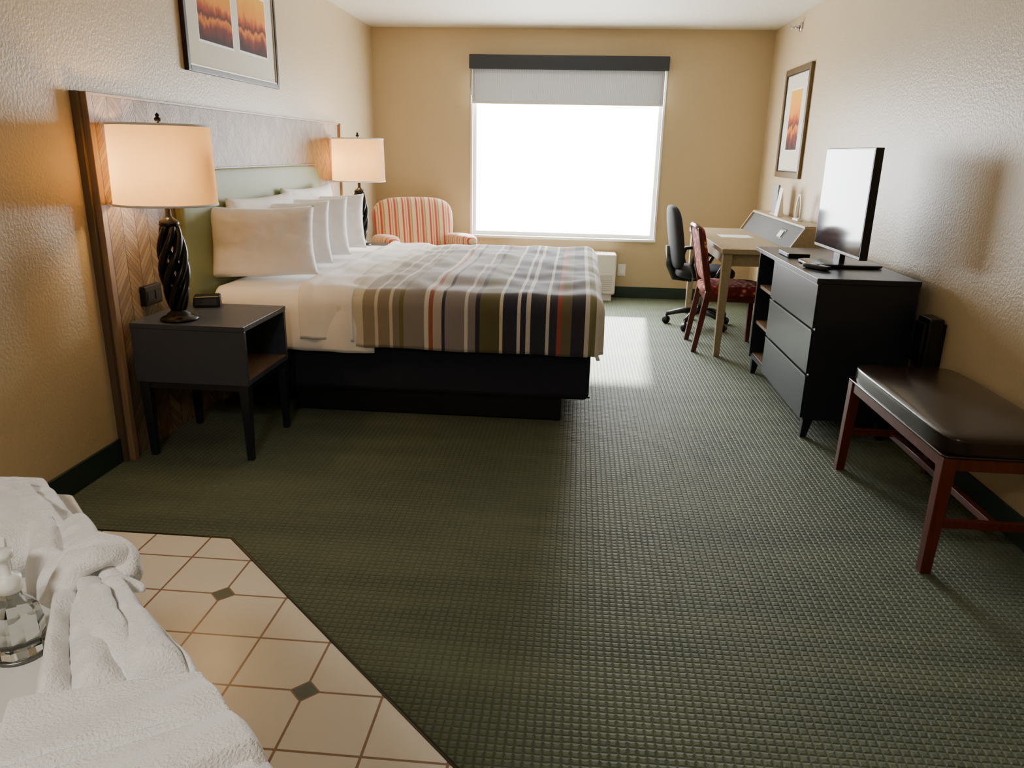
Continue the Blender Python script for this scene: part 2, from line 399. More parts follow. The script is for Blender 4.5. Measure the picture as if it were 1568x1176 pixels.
# ------------------------------------------------------------------ table lamps
m,nt,b,o=base('lamp_shade_linen')
tl=N(nt,'ShaderNodeBsdfTranslucent');tl.inputs[0].default_value=(.92,.66,.34,1)
df=N(nt,'ShaderNodeBsdfDiffuse');df.inputs[0].default_value=(.76,.60,.38,1)
mx=N(nt,'ShaderNodeMixShader');mx.inputs[0].default_value=.55;nt.links.new(df.outputs[0],mx.inputs[1]);nt.links.new(tl.outputs[0],mx.inputs[2]);nt.links.new(mx.outputs[0],o.inputs[0])
nz=noiset(nt,300,2);bb=N(nt,'ShaderNodeBump');bb.inputs['Strength'].default_value=.2;bb.inputs['Distance'].default_value=.001;nt.links.new(nz,bb.inputs['Height']);nt.links.new(bb.outputs[0],df.inputs['Normal'])
M_shade=m
def lamp(x,y,z):
    e=empty('table_lamp',(x,y,z))
    lathe('foot',[(.0,0),(.078,0),(.08,.008),(.07,.016),(.05,.02),(.048,.03),(.034,.04),(.03,.05),(0,.05)],(x,y,z),M_blackmetal,e)
    for s in range(6):
        pts=[];rr=[]
        for i in range(33):
            t=i/32;a=2*math.pi*s/6+t*math.pi*1.15
            Rr=.018+.034*math.sin(math.pi*min(1,t*1.0))**.7*(1-.25*(1-t))
            pts.append((x+Rr*math.cos(a),y+Rr*math.sin(a),z+.045+t*.37));rr.append(.018 - .003*abs(2*t-1))
        sweep('strand_%d'%(s+1),pts,rr,M_blackmetal,e,8)
    lathe('neck',[(0,.4),(.034,.4),(.042,.412),(.04,.425),(.02,.44),(.012,.45),(.01,.55),(.006,.56),(.004,.83),(0,.83)],(x,y,z),M_blackmetal,e,20)
    lathe('finial',[(0,.825),(.012,.828),(.014,.838),(.006,.845),(.009,.853),(0,.862)],(x,y,z),M_blackmetal,e,16)
    r1,r2=.204,.197
    sh=lathe('shade',[(r1,.495),(r2,.815)],(x,y,z),M_shade,e,64)
    lathe('shade_rim_low',[(r1+.001,.493),(r1+.0025,.493),(r1+.0025,.502),(r1+.001,.502)],(x,y,z),M_sheet,e,64)
    lathe('shade_rim_top',[(r2+.0005,.808),(r2+.002,.808),(r2+.002,.817),(r2+.0005,.817)],(x,y,z),M_sheet,e,64)
    multibox('spider',[(x-r2,x+r2,y-.002,y+.002,z+.806,z+.81),(x-.002,x+.002,y-r2,y+r2,z+.806,z+.81)],M_blackmetal,e)
    m2=mat('bulb_glass',(250,240,220),.4)
    bl=lathe('bulb',[(0,.56),(.014,.565),(.018,.59),(.032,.63),(.03,.66),(.015,.68),(0,.684)],(x+.035,y,z),m2,e,16)
    L=bpy.data.lights.new('bulb_light','POINT');L.energy=7.0;L.color=(1,.64,.30);L.shadow_soft_size=.045
    lo=bpy.data.objects.new('bulb_light',L);lo.parent=e;lo.location=(-.03,0,.64);COL.objects.link(lo)
    return e
lamp(.252,3.12,.62)
lamp(.262,5.98,.62)
# alarm clock
ac=empty('alarm_clock',(.23,3.41,.62))
ddx=.02
hexa('body',[(.165+ddx,3.365,.622),(.285+ddx,3.40,.622),(.270+ddx,3.455,.622),(.150+ddx,3.42,.622)],[(.170+ddx,3.372,.672),(.285+ddx,3.405,.676),(.272+ddx,3.448,.684),(.155+ddx,3.415,.680)],M_blackplastic,ac,bevel=.008)
hexa('display',[(.178+ddx,3.3655,.634),(.272+ddx,3.393,.634),(.272+ddx,3.396,.634),(.178+ddx,3.3685,.634)],[(.180+ddx,3.3685,.662),(.272+ddx,3.396,.664),(.272+ddx,3.3985,.664),(.180+ddx,3.371,.662)],M_gray,ac)
# ------------------------------------------------------------------ bed
bed=empty('bed',(1.1,4.67,0))
BX1=2.09;BY0,BY1=3.68,5.66
box('plinth',.5,1.94,3.76,5.58,0,.14,M_black,bed,bevel=.01)
box('base_box',.09,2.08,3.685,5.655,.14,.44,M_bedbox,bed,bevel=.03,seg=3)
multibox('base_piping',[(.1,2.085,3.680,3.69,.16,.168)],M_black,bed)
squad('mattress',(1.08,4.67,.53),(.99,.985,.11),10,M_sheet,bed,g=20)
def cloth(name,a0,a1,zt,drop,foot,mt,r=.09,puff=.010,head_lift=0,y0=BY0-.055,y1=BY1+.055,x1=BX1+.045,nx=90,ny=150,hemwave=.012,seed=0,skew=0):
    vs=[];fs=[]
    xe=x1-r;ya=y0+r;yb=y1-r
    amax=a1 if not foot else xe+r*math.pi/2+drop-r
    b0=ya-(r*math.pi/2+drop-r);b1=yb+(r*math.pi/2+drop-r);dmax=r*math.pi/2+drop-r
    for i in range(nx+1):
        for j in range(ny+1):
            b_=b0+(b1-b0)*j/ny
            aa=a0+skew*j/ny
            a=aa+(amax-aa)*i/nx
            ex=max(0,a-xe) if foot else 0;ey=max(0,ya-b_,b_-yb);sy=-1 if b_<ya else 1
            d=min(dmax,(ex**5+ey**5)**.2) if (ex or ey) else 0
            if d<r*math.pi/2: out=r*math.sin(d/r);dr=r*(1-math.cos(d/r))
            else: out=r;dr=r+(d-r*math.pi/2)
            hp=math.hypot(ex,ey) or 1
            x=(a if not ex else xe)+out*ex/hp;y=(b_ if not ey else (ya if sy<0 else yb))+out*ey/hp*sy
            z=zt-dr
            q=noise.noise(Vector((a*3.1+seed,b_*3.1,seed*.7)))+.5*noise.noise(Vector((a*8+seed,b_*6,3.1)))
            wv=noise.noise(Vector((a*11+seed,.3,b_*1.0)))
            k=min(1,d/dmax)
            z+=puff*q*(1-k)
            if ey: y+=sy*(.012*q+hemwave*wv*k)
            if ex: x+=.012*q+hemwave*noise.noise(Vector((b_*9,.7,seed)))*k
            z+=.010*k*noise.noise(Vector((a*4+seed,b_*4,9.)))
            if head_lift and i<8: z+=head_lift*math.sin(math.pi*(i+.0)/8)*(1-k*.6)
            vs.append((x,y,z))
    for i in range(nx):
        for j in range(ny):
            p=i*(ny+1)+j;fs.append((p,p+ny+1,p+ny+2,p+1))
    return mk(name,vs,fs,mt,bed,smooth=True,solid=.018)
c0=(228,222,204)
def px(u): return .566+(u-448)*.003333
ST=[(500,(236,232,220)),(540,(214,208,188)),(557,(156,144,124)),(575,(214,206,188)),(579,(146,134,116)),(598,(212,204,188)),(602,(142,132,116)),(612,(120,114,70)),(619,(148,140,134)),(650,(228,224,216)),(656,(168,92,78)),(663,(190,182,174)),(676,(46,48,66)),(682,(148,140,142)),(711,(228,224,220)),(716,(146,138,140)),(728,(46,48,64)),(733,(102,98,62)),(764,(226,220,200)),(769,(46,48,68)),(789,(228,224,218)),(794,(46,48,68)),(803,(218,214,208)),(809,(44,46,66)),(833,(220,216,210)),(838,(50,52,70)),(849,(168,84,70)),(855,(116,110,82)),(870,(52,50,66)),(889,(224,220,210)),(897,(140,136,100)),(906,(234,230,220))]
off=px(500)
M_duvet=stripes('striped_duvet',0,[(px(u)-off,c) for u,c in ST]+[(1.40,c0)],off=0,dark=.14)
# object origin is bed empty origin: shift
nt=M_duvet.node_tree
for nn in nt.nodes:
    if nn.type=='MATH' and nn.operation=='SUBTRACT': nn.inputs[1].default_value=off-1.1
cloth('sheet',.16,.98,.664,.30,False,M_sheet,puff=.008,seed=3,nx=60,hemwave=.02,y0=BY0-.045,y1=BY1+.045)
cloth('duvet',.80,None,.685,.29,True,M_duvet,seed=8,head_lift=.012,puff=.022)
cloth('sheet_foldover',.60,.88,.692,.27,False,M_sheet,puff=.016,seed=5,nx=34,hemwave=.02,head_lift=.012,y0=BY0-.058,skew=.0)
# pillows
def pillow(c,wd,hg,tk,nrm_ang,lean):
    """standing pillow; width axis horizontal at angle, normal leaning back"""
    e=None
    vs=[];fs=[];G=34
    rot=Matrix.Rotation(nrm_ang,3,'Z')@Matrix.Rotation(lean,3,'X')
    for s in (1,-1):
        for i in range(G+1):
            for j in range(G+1):
                u=-1+2*i/G;v=-1+2*j/G
                x=wd/2*u*(1-.07*(1-v*v));z=hg/2*v*(1-.09*(1-u*u))
                t=tk/2*((1-u**4)*(1-v**4))**.45
                t*=1+.14*noise.noise(Vector((u*2+c[1]*4,v*2,s)))
                t*=1-.20*max(0,noise.noise(Vector((u*5+c[1],v*3,s*2))))
                t*=1-.10*max(0,1-3*abs(noise.noise(Vector((u*2.5+c[1]*3,v*4,s*5)))))*(u*u*.7+.3)
                z-=.02*(1-v)*(1-abs(u))*.5
                p=rot@Vector((x,-s*t,z))+Vector(c)
                vs.append(p)
    n=(G+1)**2
    for i in range(G):
        for j in range(G):
            p=i*(G+1)+j;q=(p,p+G+1,p+G+2,p+1);fs.append(q);fs.append(tuple(n+k for k in q[::-1]))
    zmin=min(p.z for p in vs);sh=.684-zmin
    vs=[p+Vector((0,0,sh)) for p in vs];c=(c[0],c[1],c[2]+sh)
    ob=mk('pillow',vs,fs,M_pillow,None,smooth=True)
    w_=ob.modifiers.new('weld','WELD');w_.merge_threshold=.0005
    me=ob.data;cc=Vector(c)
    for vv in me.vertices: vv.co-=cc
    ob.location=cc
    return ob
pillow((.300,3.965,.885),.56,.375,.20,math.radians(24),math.radians(-10))
pillow((.270,4.42,.89),.50,.375,.18,math.radians(24),math.radians(-10))
pillow((.260,4.82,.89),.50,.375,.18,math.radians(24),math.radians(-10))
pillow((.255,5.22,.89),.50,.375,.18,math.radians(22),math.radians(-10))
pillow((.16,4.36,.90),.80,.41,.13,math.radians(86),math.radians(-6))
pillow((.16,5.14,.92),.80,.43,.13,math.radians(86),math.radians(-6))
# ------------------------------------------------------------------ armchair
ch=empty('armchair',(.60,6.76,0),math.radians(27))
stp=[(0,(218,194,150)),(.016,(186,66,50)),(.032,(218,194,150)),(.046,(196,116,64)),(.054,(218,194,150)),(.068,(184,72,54)),(.086,(200,164,112)),(.10,(140,124,72)),(.108,(218,194,150))]
M_strx=stripes('striped_upholstery_width',0,stp,period=.128,off=-5)
M_stry=stripes('striped_upholstery_depth',1,stp,period=.128,off=-5)
RX=lambda a:Matrix.Rotation(math.radians(a),3,'X')
def backfn(v):
    # crowned top
    v=v.copy();
    if v.z>0: v.z*=1+.06*(1-v.x*v.x)
    v.x*=1+.06*v.z
    return v
squad('back',(0,.29,.60),(.365,.085,.325),5,M_strx,ch,RX(-10),12,backfn)
squad('seat_cushion',(0,-.05,.41),(.255,.31,.085),5,M_strx,ch)
squad('seat_base',(0,0,.22),(.36,.35,.13),10,M_strx,ch)
for s in (-1,1):
    squad('arm_panel_%s'%('r' if s>0 else 'l'),(s*.335,-.03,.38),(.055,.33,.22),8,M_stry,ch)
    squad('arm_roll_%s'%('r' if s>0 else 'l'),(s*.345,-.04,.585),(.08,.345,.06),3,M_stry,ch,RX(-4))
for i,(a,b_) in enumerate(((-.3,-.3),(.3,-.3),(.3,.3),(-.3,.3))):
    leg('leg_%d'%(i+1),a,b_,a,b_,.11,.05,.035,M_cherry,ch)
# ------------------------------------------------------------------ PTAC unit
pt=empty('air_conditioner',(1.85,D-.12,0))
box('cabinet',1.33,2.37,D-.23,D-.013,.06,.45,M_plastic,pt,bevel=.02,seg=3)
box('foot_frame',1.36,2.34,D-.2,D-.013,0,.06,M_plastic,pt)
multibox('side_grooves',[(2.368,2.372,D-.2,D-.04,.10+.035*i,.108+.035*i) for i in range(9)],mat('groove_gray',(150,148,140),.6),pt)
multibox('top_louvres',[(1.4+.03*i,1.41+.03*i,D-.18,D-.06,.45,.454) for i in range(30)],mat('louvre_gray',(170,168,160),.6),pt)
multibox('front_grille',[(1.36,2.34,D-.234,D-.229,.1+.02*i,.108+.02*i) for i in range(8)],mat('grille_gray',(180,178,170),.6),pt)
wo=empty('wall_outlet',(2.44,D,.27))
box('plate',2.40,2.475,D-.006,D-.0005,.215,.33,M_white,wo,bevel=.002)
multibox('plug',[(2.42,2.455,D-.03,D-.006,.235,.27)],M_white,wo,bevel=.003)
# ------------------------------------------------------------------ pictures
def picture(name,wallx,s,y0,y1,z0,z1,fwid,wins,M_f,depth=.025):
    e=empty(name,(wallx,(y0+y1)/2,(z0+z1)/2))
    X=lambda d:(wallx+s*d)
    def bx(n,d0,d1,a,b_,c,d,mt,bv=0):
        xa,xb=sorted((X(d0),X(d1)));return (xa,xb,a,b_,c,d)
    multibox('frame',[bx('',.0005,depth,y0,y0+fwid,z0,z1,0),bx('',.0005,depth,y1-fwid,y1,z0,z1,0),bx('',.0005,depth,y0+fwid,y1-fwid,z0,z0+fwid,0),bx('',.0005,depth,y0+fwid,y1-fwid,z1-fwid,z1,0)],M_f[0],e,bevel=.003)
    i=fwid;l=.008
    multibox('inner_lip',[bx('',.0005,depth-.005,y0+i,y0+i+l,z0+i,z1-i,0),bx('',.0005,depth-.005,y1-i-l,y1-i,z0+i,z1-i,0),bx('',.0005,depth-.005,y0+i+l,y1-i-l,z0+i,z0+i+l,0),bx('',.0005,depth-.005,y0+i+l,y1-i-l,z1-i-l,z1-i,0)],M_f[1],e)
    q=bx('',.0005,.012,y0+fwid,y1-fwid,z0+fwid,z1-fwid,0);box('mat_board',*q,M_mat,e)
    cz=(z0+z1)/2
    for k,(a,b_,c,d) in enumerate(wins):
        box('print_%d'%(k+1),*bx('',.012,.0135,a,b_,c,d,0),sunset('sunset_print',c-cz,d-cz,1),e)
        box('bevel_%d'%(k+1),*bx('',.0118,.0125,a-.012,b_+.012,c-.012,d+.012,0),M_white,e)
M_frb=mat('frame_dark_bronze',(32,19,14),.35);M_frl=mat('frame_silver',(190,180,160),.3,metal=.8)
picture('wall_picture',0,1,3.88,5.07,1.715,2.37,.028,[(4.05,4.44,1.88,2.2),(4.53,4.92,1.885,2.2)],(M_frb,M_frl))
picture('wall_picture.001',W,-1,6.12,6.84,1.205,2.04,.045,[(6.32,6.63,1.42,1.87)],(mat('frame_gold',(104,86,56),.4,metal=.4),M_frb))
# sprinkler
sp=empty('sprinkler',(W,6.62,2.34))
def cylx(name,x0,x1,y,z,r,mt,p,n=20):
    return sweep(name,[(x0,y,z),(x1,y,z)],r,mt,p,n)
cylx('escutcheon',W-.001,W-.012,6.62,2.34,.035,M_chrome,sp)
cylx('pipe',W-.01,W-.05,6.62,2.34,.012,M_chrome,sp)
cylx('deflector',W-.075,W-.079,6.62,2.34,.022,M_chrome,sp)
multibox('arms',[(W-.077,W-.05,6.606,6.610,2.335,2.345),(W-.077,W-.05,6.630,6.634,2.335,2.345)],M_chrome,sp)
# ------------------------------------------------------------------ desk
dk=empty('desk',(3.32,6.05,0))
dx0,dx1,dy0,dy1=2.99,3.64,5.26,6.82
box('top',dx0-.02,dx1,dy0-.02,dy1+.02,.725,.76,M_desk,dk,bevel=.004)
multibox('apron',[(dx0+.02,dx0+.04,dy0+.04,dy1-.04,.64,.725),(dx0+.04,dx1-.02,dy0+.02,dy0+.04,.64,.725),(dx0+.04,dx1-.02,dy1-.04,dy1-.02,.64,.725)],M_desk,dk,bevel=.002)
for i,(a,b_) in enumerate(((dx0+.025,dy0+.025),(dx1-.03,dy0+.025),(dx1-.03,dy1-.025),(dx0+.025,dy1-.025))):
    leg('leg_%d'%(i+1),a,b_,a-.01*(1 if i in(0,3) else 0),b_,.725,.065,.04,M_desk,dk)
hx=3.42
M_hg=mat('hutch_gray',(80,80,76),.7,spec=.3)
vs=[(hx,dy0,.76),(dx1,dy0,.76),(dx1,dy1,.76),(hx,dy1,.76),(hx+.09,dy0,.905),(dx1,dy0,.905),(dx1,dy1,.905),(hx+.09,dy1,.905)]
mk('hutch_body',vs,BF,M_hg,dk,bevel=.002)
for nm,ya,yb_ in (('hutch_end_near',dy0-.018,dy0),('hutch_end_far',dy1,dy1+.018)):
    hexa(nm,[(hx-.02,ya,.76),(dx1,ya,.76),(dx1,yb_,.76),(hx-.02,yb_,.76)],[(hx+.075,ya,.912),(dx1,ya,.912),(dx1,yb_,.912),(hx+.075,yb_,.912)],M_desk,dk,bevel=.002)
box('hutch_top',hx+.075,dx1,dy0-.01,dy1+.01,.905,.922,M_desk,dk,bevel=.003)
hexa('outlet',[(hx+.022,5.62,.80),(hx+.04,5.62,.80),(hx+.04,5.76,.80),(hx+.022,5.76,.80)],[(hx+.060,5.62,.865),(hx+.078,5.62,.865),(hx+.078,5.76,.865),(hx+.060,5.76,.865)],M_blackplastic,dk,bevel=.003)
hexa('outlet_face',[(hx+.020,5.64,.812),(hx+.03,5.64,.812),(hx+.03,5.74,.812),(hx+.020,5.74,.812)],[(hx+.044,5.64,.853),(hx+.05,5.64,.853),(hx+.05,5.74,.853),(hx+.044,5.74,.853)],M_plastic,dk)
# things on desk
box('paper_sheet',3.1,3.34,6.0,6.22,.761,.763,M_paper)
zt=.923
tc=empty('tent_card',(3.56,6.15,zt))
hexa('card',[(3.52,6.1,zt),(3.57,6.12,zt),(3.57,6.22,zt),(3.52,6.2,zt)],[(3.543,6.1,zt+.21),(3.547,6.12,zt+.21),(3.547,6.22,zt+.21),(3.543,6.2,zt+.21)],M_paper,tc)
tb=empty('brochure_stand',(3.58,6.4,zt))
box('booklet',3.55,3.565,6.28,6.42,zt,zt+.23,mat('brochure_gray',(120,124,124),.5),tb)
box('base',3.54,3.60,6.27,6.43,zt,zt+.007,M_plastic,tb)
cl=empty('desk_frame_arch',(3.58,5.75,zt))
sweep('arch',[(3.58,5.69+.06*(1-math.cos(a)),zt+.01+.17*math.sin(a)**.7) for a in [math.pi*i/16 for i in range(17)]],.010,M_white,cl,8)
box('foot',3.56,3.60,5.68,5.82,zt,zt+.015,M_white,cl,bevel=.002)
# ------------------------------------------------------------------ red dining/desk chair (faces +x)
rc=empty('desk_chair',(3.06,5.56,0))
def P4(x,y,z,w,d): return [(x-w,y-d,z),(x+w,y-d,z),(x+w,y+d,z),(x-w,y+d,z)]
yn,yf=5.39,5.77
for i,y in enumerate((yn,yf)):
    hexa('back_leg_%d'%(i+1),P4(2.86,y,0,.018,.018),P4(2.93,y,.44,.022,.018),M_cherry,rc,bevel=.004)
    hexa('back_post_%d'%(i+1),P4(2.93,y,.44,.022,.018),P4(2.83,y,.88,.014,.016),M_cherry,rc,bevel=.004)
    leg('front_leg_%d'%(i+1),3.32,y,3.32,y,.40,.04,.03,M_cherry,rc)
box('seat_rail',2.92,3.34,yn-.01,yf+.01,.37,.42,M_cherry,rc,bevel=.005)
squad('seat_cushion',(3.12,(yn+yf)/2,.445),(.225,.215,.04),5,M_redpat,rc)
RY=Matrix.Rotation(math.radians(-12),3,'Y')
squad('back_pad',(2.885,(yn+yf)/2,.69),(.028,.175,.19),7,M_redpat,rc,RY)
sweep('top_rail',[(2.835,yn,.87),(2.822,(yn+yf)/2-.08,.885),(2.822,(yn+yf)/2+.08,.885),(2.835,yf,.87)],.018,M_cherry,rc,10)
# ------------------------------------------------------------------ office chair (faces +x)
oc=empty('office_chair',(2.98,6.3,0),0)
ox,oy=3.02,6.28
for i in range(5):
    a=2*math.pi*i/5+.4
    ex_,ey_=ox+.26*math.cos(a),oy+.26*math.sin(a)
    sweep('star_leg_%d'%(i+1),[(ox,oy,.13),((ox+ex_)/2,(oy+ey_)/2,.12),(ex_,ey_,.085)],[.028,.024,.018],M_blackplastic,oc,8)
    sweep('caster_%d'%(i+1),[(ex_-.022*math.sin(a),ey_+.022*math.cos(a),.032),(ex_+.022*math.sin(a),ey_-.022*math.cos(a),.032)],.032,M_blackplastic,oc,16)
    sweep('caster_stem_%d'%(i+1),[(ex_,ey_,.03),(ex_,ey_,.09)],.009,M_blackplastic,oc,8)
sweep('column',[(ox,oy,.1),(ox,oy,.40)],.025,M_chrome,oc,16)
box('mechanism',ox-.08,ox+.08,oy-.06,oy+.06,.38,.42,M_blackplastic,oc,bevel=.01)
squad('seat',(ox+.01,oy,.455),(.235,.235,.045),4,M_mesh,oc)
def ocback(v):
    v=v.copy();v.x-=(v.y*v.y)*-.9;v.y*=1-.12*max(0,v.z);return v
squad('back',(ox-.255,oy,.73),(.04,.22,.25),4,M_mesh,oc,Matrix.Rotation(math.radians(-9),3,'Y'),12,ocback)
sweep('back_bar',[(ox-.08,oy,.40),(ox-.22,oy,.41),(ox-.26,oy,.50),(ox-.275,oy,.66)],.02,M_blackplastic,oc,8,flat=1.8)
for s in (-1,1):
    yy=oy+s*.25
    sweep('arm_%s'%('r' if s<0 else 'l'),[(ox-.1,oy+s*.2,.43),(ox-.1,yy+s*.01,.45),(ox-.13,yy+s*.02,.54),(ox-.11,yy+s*.01,.61),(ox,yy,.625),(ox+.11,yy,.61),(ox+.13,yy,.56),(ox+.08,yy+s*.01,.46),(ox+.05,oy+s*.2,.43)],.017,M_blackplastic,oc,10)
# ------------------------------------------------------------------ dresser
dr=empty('dresser',(3.37,4.29,0))
a0,a1,b0,b1=3.135,3.60,3.66,4.93
box('top',a0-.012,a1,b0-.012,b1+.012,.79,.816,M_dresser,dr,bevel=.003)
zb=.105
box('side_near',a0+.012,a1,b0,b0+.025,zb,.79,M_dresser,dr,bevel=.002)
box('side_far',a0+.012,a1,b1-.025,b1,zb,.79,M_dresser,dr,bevel=.002)
ym=4.50
box('divider',a0+.02,a1,ym,ym+.022,zb,.79,M_dresser,dr)
box('back',a1-.012,a1-.001,b0+.025,b1-.025,zb,.79,M_dresser,dr)
box('bottom',a0+.02,a1-.012,b0+.025,b1-.025,zb,zb+.022,M_dresser,dr)
box('carcass',a0+.03,a1-.012,b0+.025,ym,zb+.022,.79,M_black,dr)
for i in range(3):
    z=zb+.01+i*.228
    box('drawer_%d'%(i+1),a0,a0+.022,b0+.006,ym+.008,z,z+.212,M_dresser,dr,bevel=.002)
    box('drawer_pull_%d'%(i+1),a0-.003,a0+.018,b0+.01,ym+.004,z+.212,z+.219,M_pull,dr)
for i,z in enumerate((.33,.56)):
    box('shelf_%d'%(i+1),a0+.03,a1-.012,ym+.022,b1-.025,z,z+.02,M_nightin,dr)
box('shelf_0',a0+.03,a1-.012,ym+.022,b1-.025,zb+.022,zb+.028,M_nightin,dr)
for i,(x,y) in enumerate(((a0+.05,b0+.05),(a1-.05,b0+.05),(a1-.05,b1-.05),(a0+.05,b1-.05))):
    leg('leg_%d'%(i+1),x,y,x-.012*(1 if i in(0,3) else 0),y,zb,.05,.03,M_dresser,dr)
# ------------------------------------------------------------------ television
p1=Vector((3.355,4.50));p2=Vector((3.365,3.80));cc=(p1+p2)/2;ang=math.atan2(p1.y-p2.y,p1.x-p2.x)
tv=empty('television',(cc.x,cc.y,0),ang)   # local x along width (toward far)
tw=(p1-p2).length/2
m,nt,b,o=base('tv_screen');b.inputs['Roughness'].default_value=.09;b.inputs['Specular IOR Level'].default_value=.26
nt.links.new(mixc(nt,noiset(nt,3,1),(.012,.013,.018,1),(.016,.017,.022,1)),b.inputs['Base Color']);M_tvs=m
box('body',-tw,tw,-.028,.012,.885,1.412,M_blackplastic,tv,bevel=.004)
box('rear_bulge',-tw*.6,tw*.6,-.06,-.028,.93,1.25,M_blackplastic,tv,bevel=.015)
box('screen',-tw+.010,tw-.010,.012,.0135,.902,1.402,M_tvs,tv)
box('neck',-.05,.05,-.03,.0,.83,.90,M_blackplastic,tv,bevel=.005)
squad('stand_base',(0,-.02,.8265),(.14,.19,.0095),6,M_blackplastic,tv)
rm=empty('remote_control',(3.22,4.05,.816))
squad('body',(3.21,3.97,.8285),(.022,.085,.0115),5,M_blackplastic,rm,Matrix.Rotation(.5,3,'Z'))
box('buttons',3.203,3.217,3.95,3.99,.839,.842,M_gray,rm)
kb=empty('cable_box',(3.25,4.5,.816))
box('body',3.18,3.30,4.40,4.62,.8175,.84,M_blackplastic,kb,bevel=.004)
box('front_panel',3.177,3.18,4.41,4.61,.822,.836,M_gray,kb)
# black wall box beside the dresser
wb=empty('wall_power_box',(3.6,3.5,.5))
box('body',3.585,3.652,3.47,3.60,.43,.675,M_blackplastic,wb,bevel=.01)
box('cover',3.57,3.585,3.485,3.585,.46,.65,M_blackplastic,wb,bevel=.004)
sweep('cord',[(3.61,3.52,.43),(3.612,3.50,.3),(3.62,3.45,.12),(3.63,3.5,.02)],.006,M_blackplastic,wb,6)
box('mount',3.652,W,3.48,3.57,.45,.65,M_blackplastic,wb)
# ------------------------------------------------------------------ bench
bn=empty('bench',(3.41,2.85,0))
x0,x1,y0,y1=3.215,3.635,2.40,3.31
lp=((x0+.022,y0+.022),(x1-.022,y0+.022),(x1-.022,y1-.022),(x0+.022,y1-.022))
for i,(a,b_) in enumerate(lp):
    sx=-.012 if i in(0,3) else .0;sy=-.012 if i<2 else .012
    leg('leg_%d'%(i+1),a,b_,a+sx,b_+sy,.425,.048,.036,M_cherry,bn)
multibox('apron',[(x0+.004,x0+.026,y0+.04,y1-.04,.38,.425),(x1-.026,x1-.004,y0+.04,y1-.04,.38,.425),(x0+.04,x1-.04,y0+.004,y0+.026,.38,.425),(x0+.04,x1-.04,y1-.026,y1-.004,.38,.425)],M_cherry,bn,bevel=.002)
xm=(x0+x1)/2
multibox('stretcher',[(x0+.03,x1-.03,y0+.005,y0+.025,.17,.20),(x0+.03,x1-.03,y1-.025,y1-.005,.17,.20),(xm-.012,xm+.012,y0+.02,y1-.02,.172,.198)],M_cherry,bn,bevel=.002)
def cush(v):
    v=v.copy()
    if v.z>0: v.z*=1+.55*(1-v.x*v.x)*(1-v.y*v.y)
    return v
squad('cushion',(xm,(y0+y1)/2,.462),((x1-x0)/2+.004,(y1-y0)/2+.004,.04),9,M_leather,bn,None,22,cush)
X0,X1,Y0,Y1=x0-.003,x1+.003,y0-.003,y1+.003
rr=.02;pp=[]
for (qx,qy,st) in ((X1-rr,Y1-rr,0),(X0+rr,Y1-rr,90),(X0+rr,Y0+rr,180),(X1-rr,Y0+rr,270)):
    for k in range(5):
        t=math.radians(st+k*22.5);pp.append((qx+rr*math.cos(t),qy+rr*math.sin(t),.43))
sweep('piping',pp,.005,M_leather,bn,8,closed=True)
# ------------------------------------------------------------------ vanity counter
CZ=.86
def prism(name,poly,z0,z1,mt,parent=None,bevel=0):
    n=len(poly)
    return mk(name,[(x,y,z0) for x,y in poly]+[(x,y,z1) for x,y in poly],[tuple(range(n))[::-1],tuple(range(n,2*n))]+[(i,(i+1)%n,n+(i+1)%n,n+i) for i in range(n)],mt,parent,bevel=bevel)
vc=empty('vanity_counter',(.9,.5,0))
E=2.212
prism('countertop',[(.014,0.05),(1.70,.05),(1.80,.15),(1.80,E-1.80),(E-.955,.955),(.014,.955)],CZ-.035,CZ,M_counter,vc,.006)
prism('cabinet',[(.02,.08),(1.62,.08),(1.70,.2),(1.70,E-.1-1.70),(E-.1-.87,.87),(.02,.87)],.10,CZ-.035,M_nightin,vc)
prism('toe_kick',[(.02,.12),(1.6,.12),(1.62,.25),(1.62,.36),(1.2,.8),(.02,.8)],.004,.10,M_black,vc)
box('door_panel',.1,.55,.868,.885,.15,.78,M_oak,vc,bevel=.004);box('door_panel_b',.6,1.05,.868,.885,.15,.78,M_oak,vc,bevel=.004)
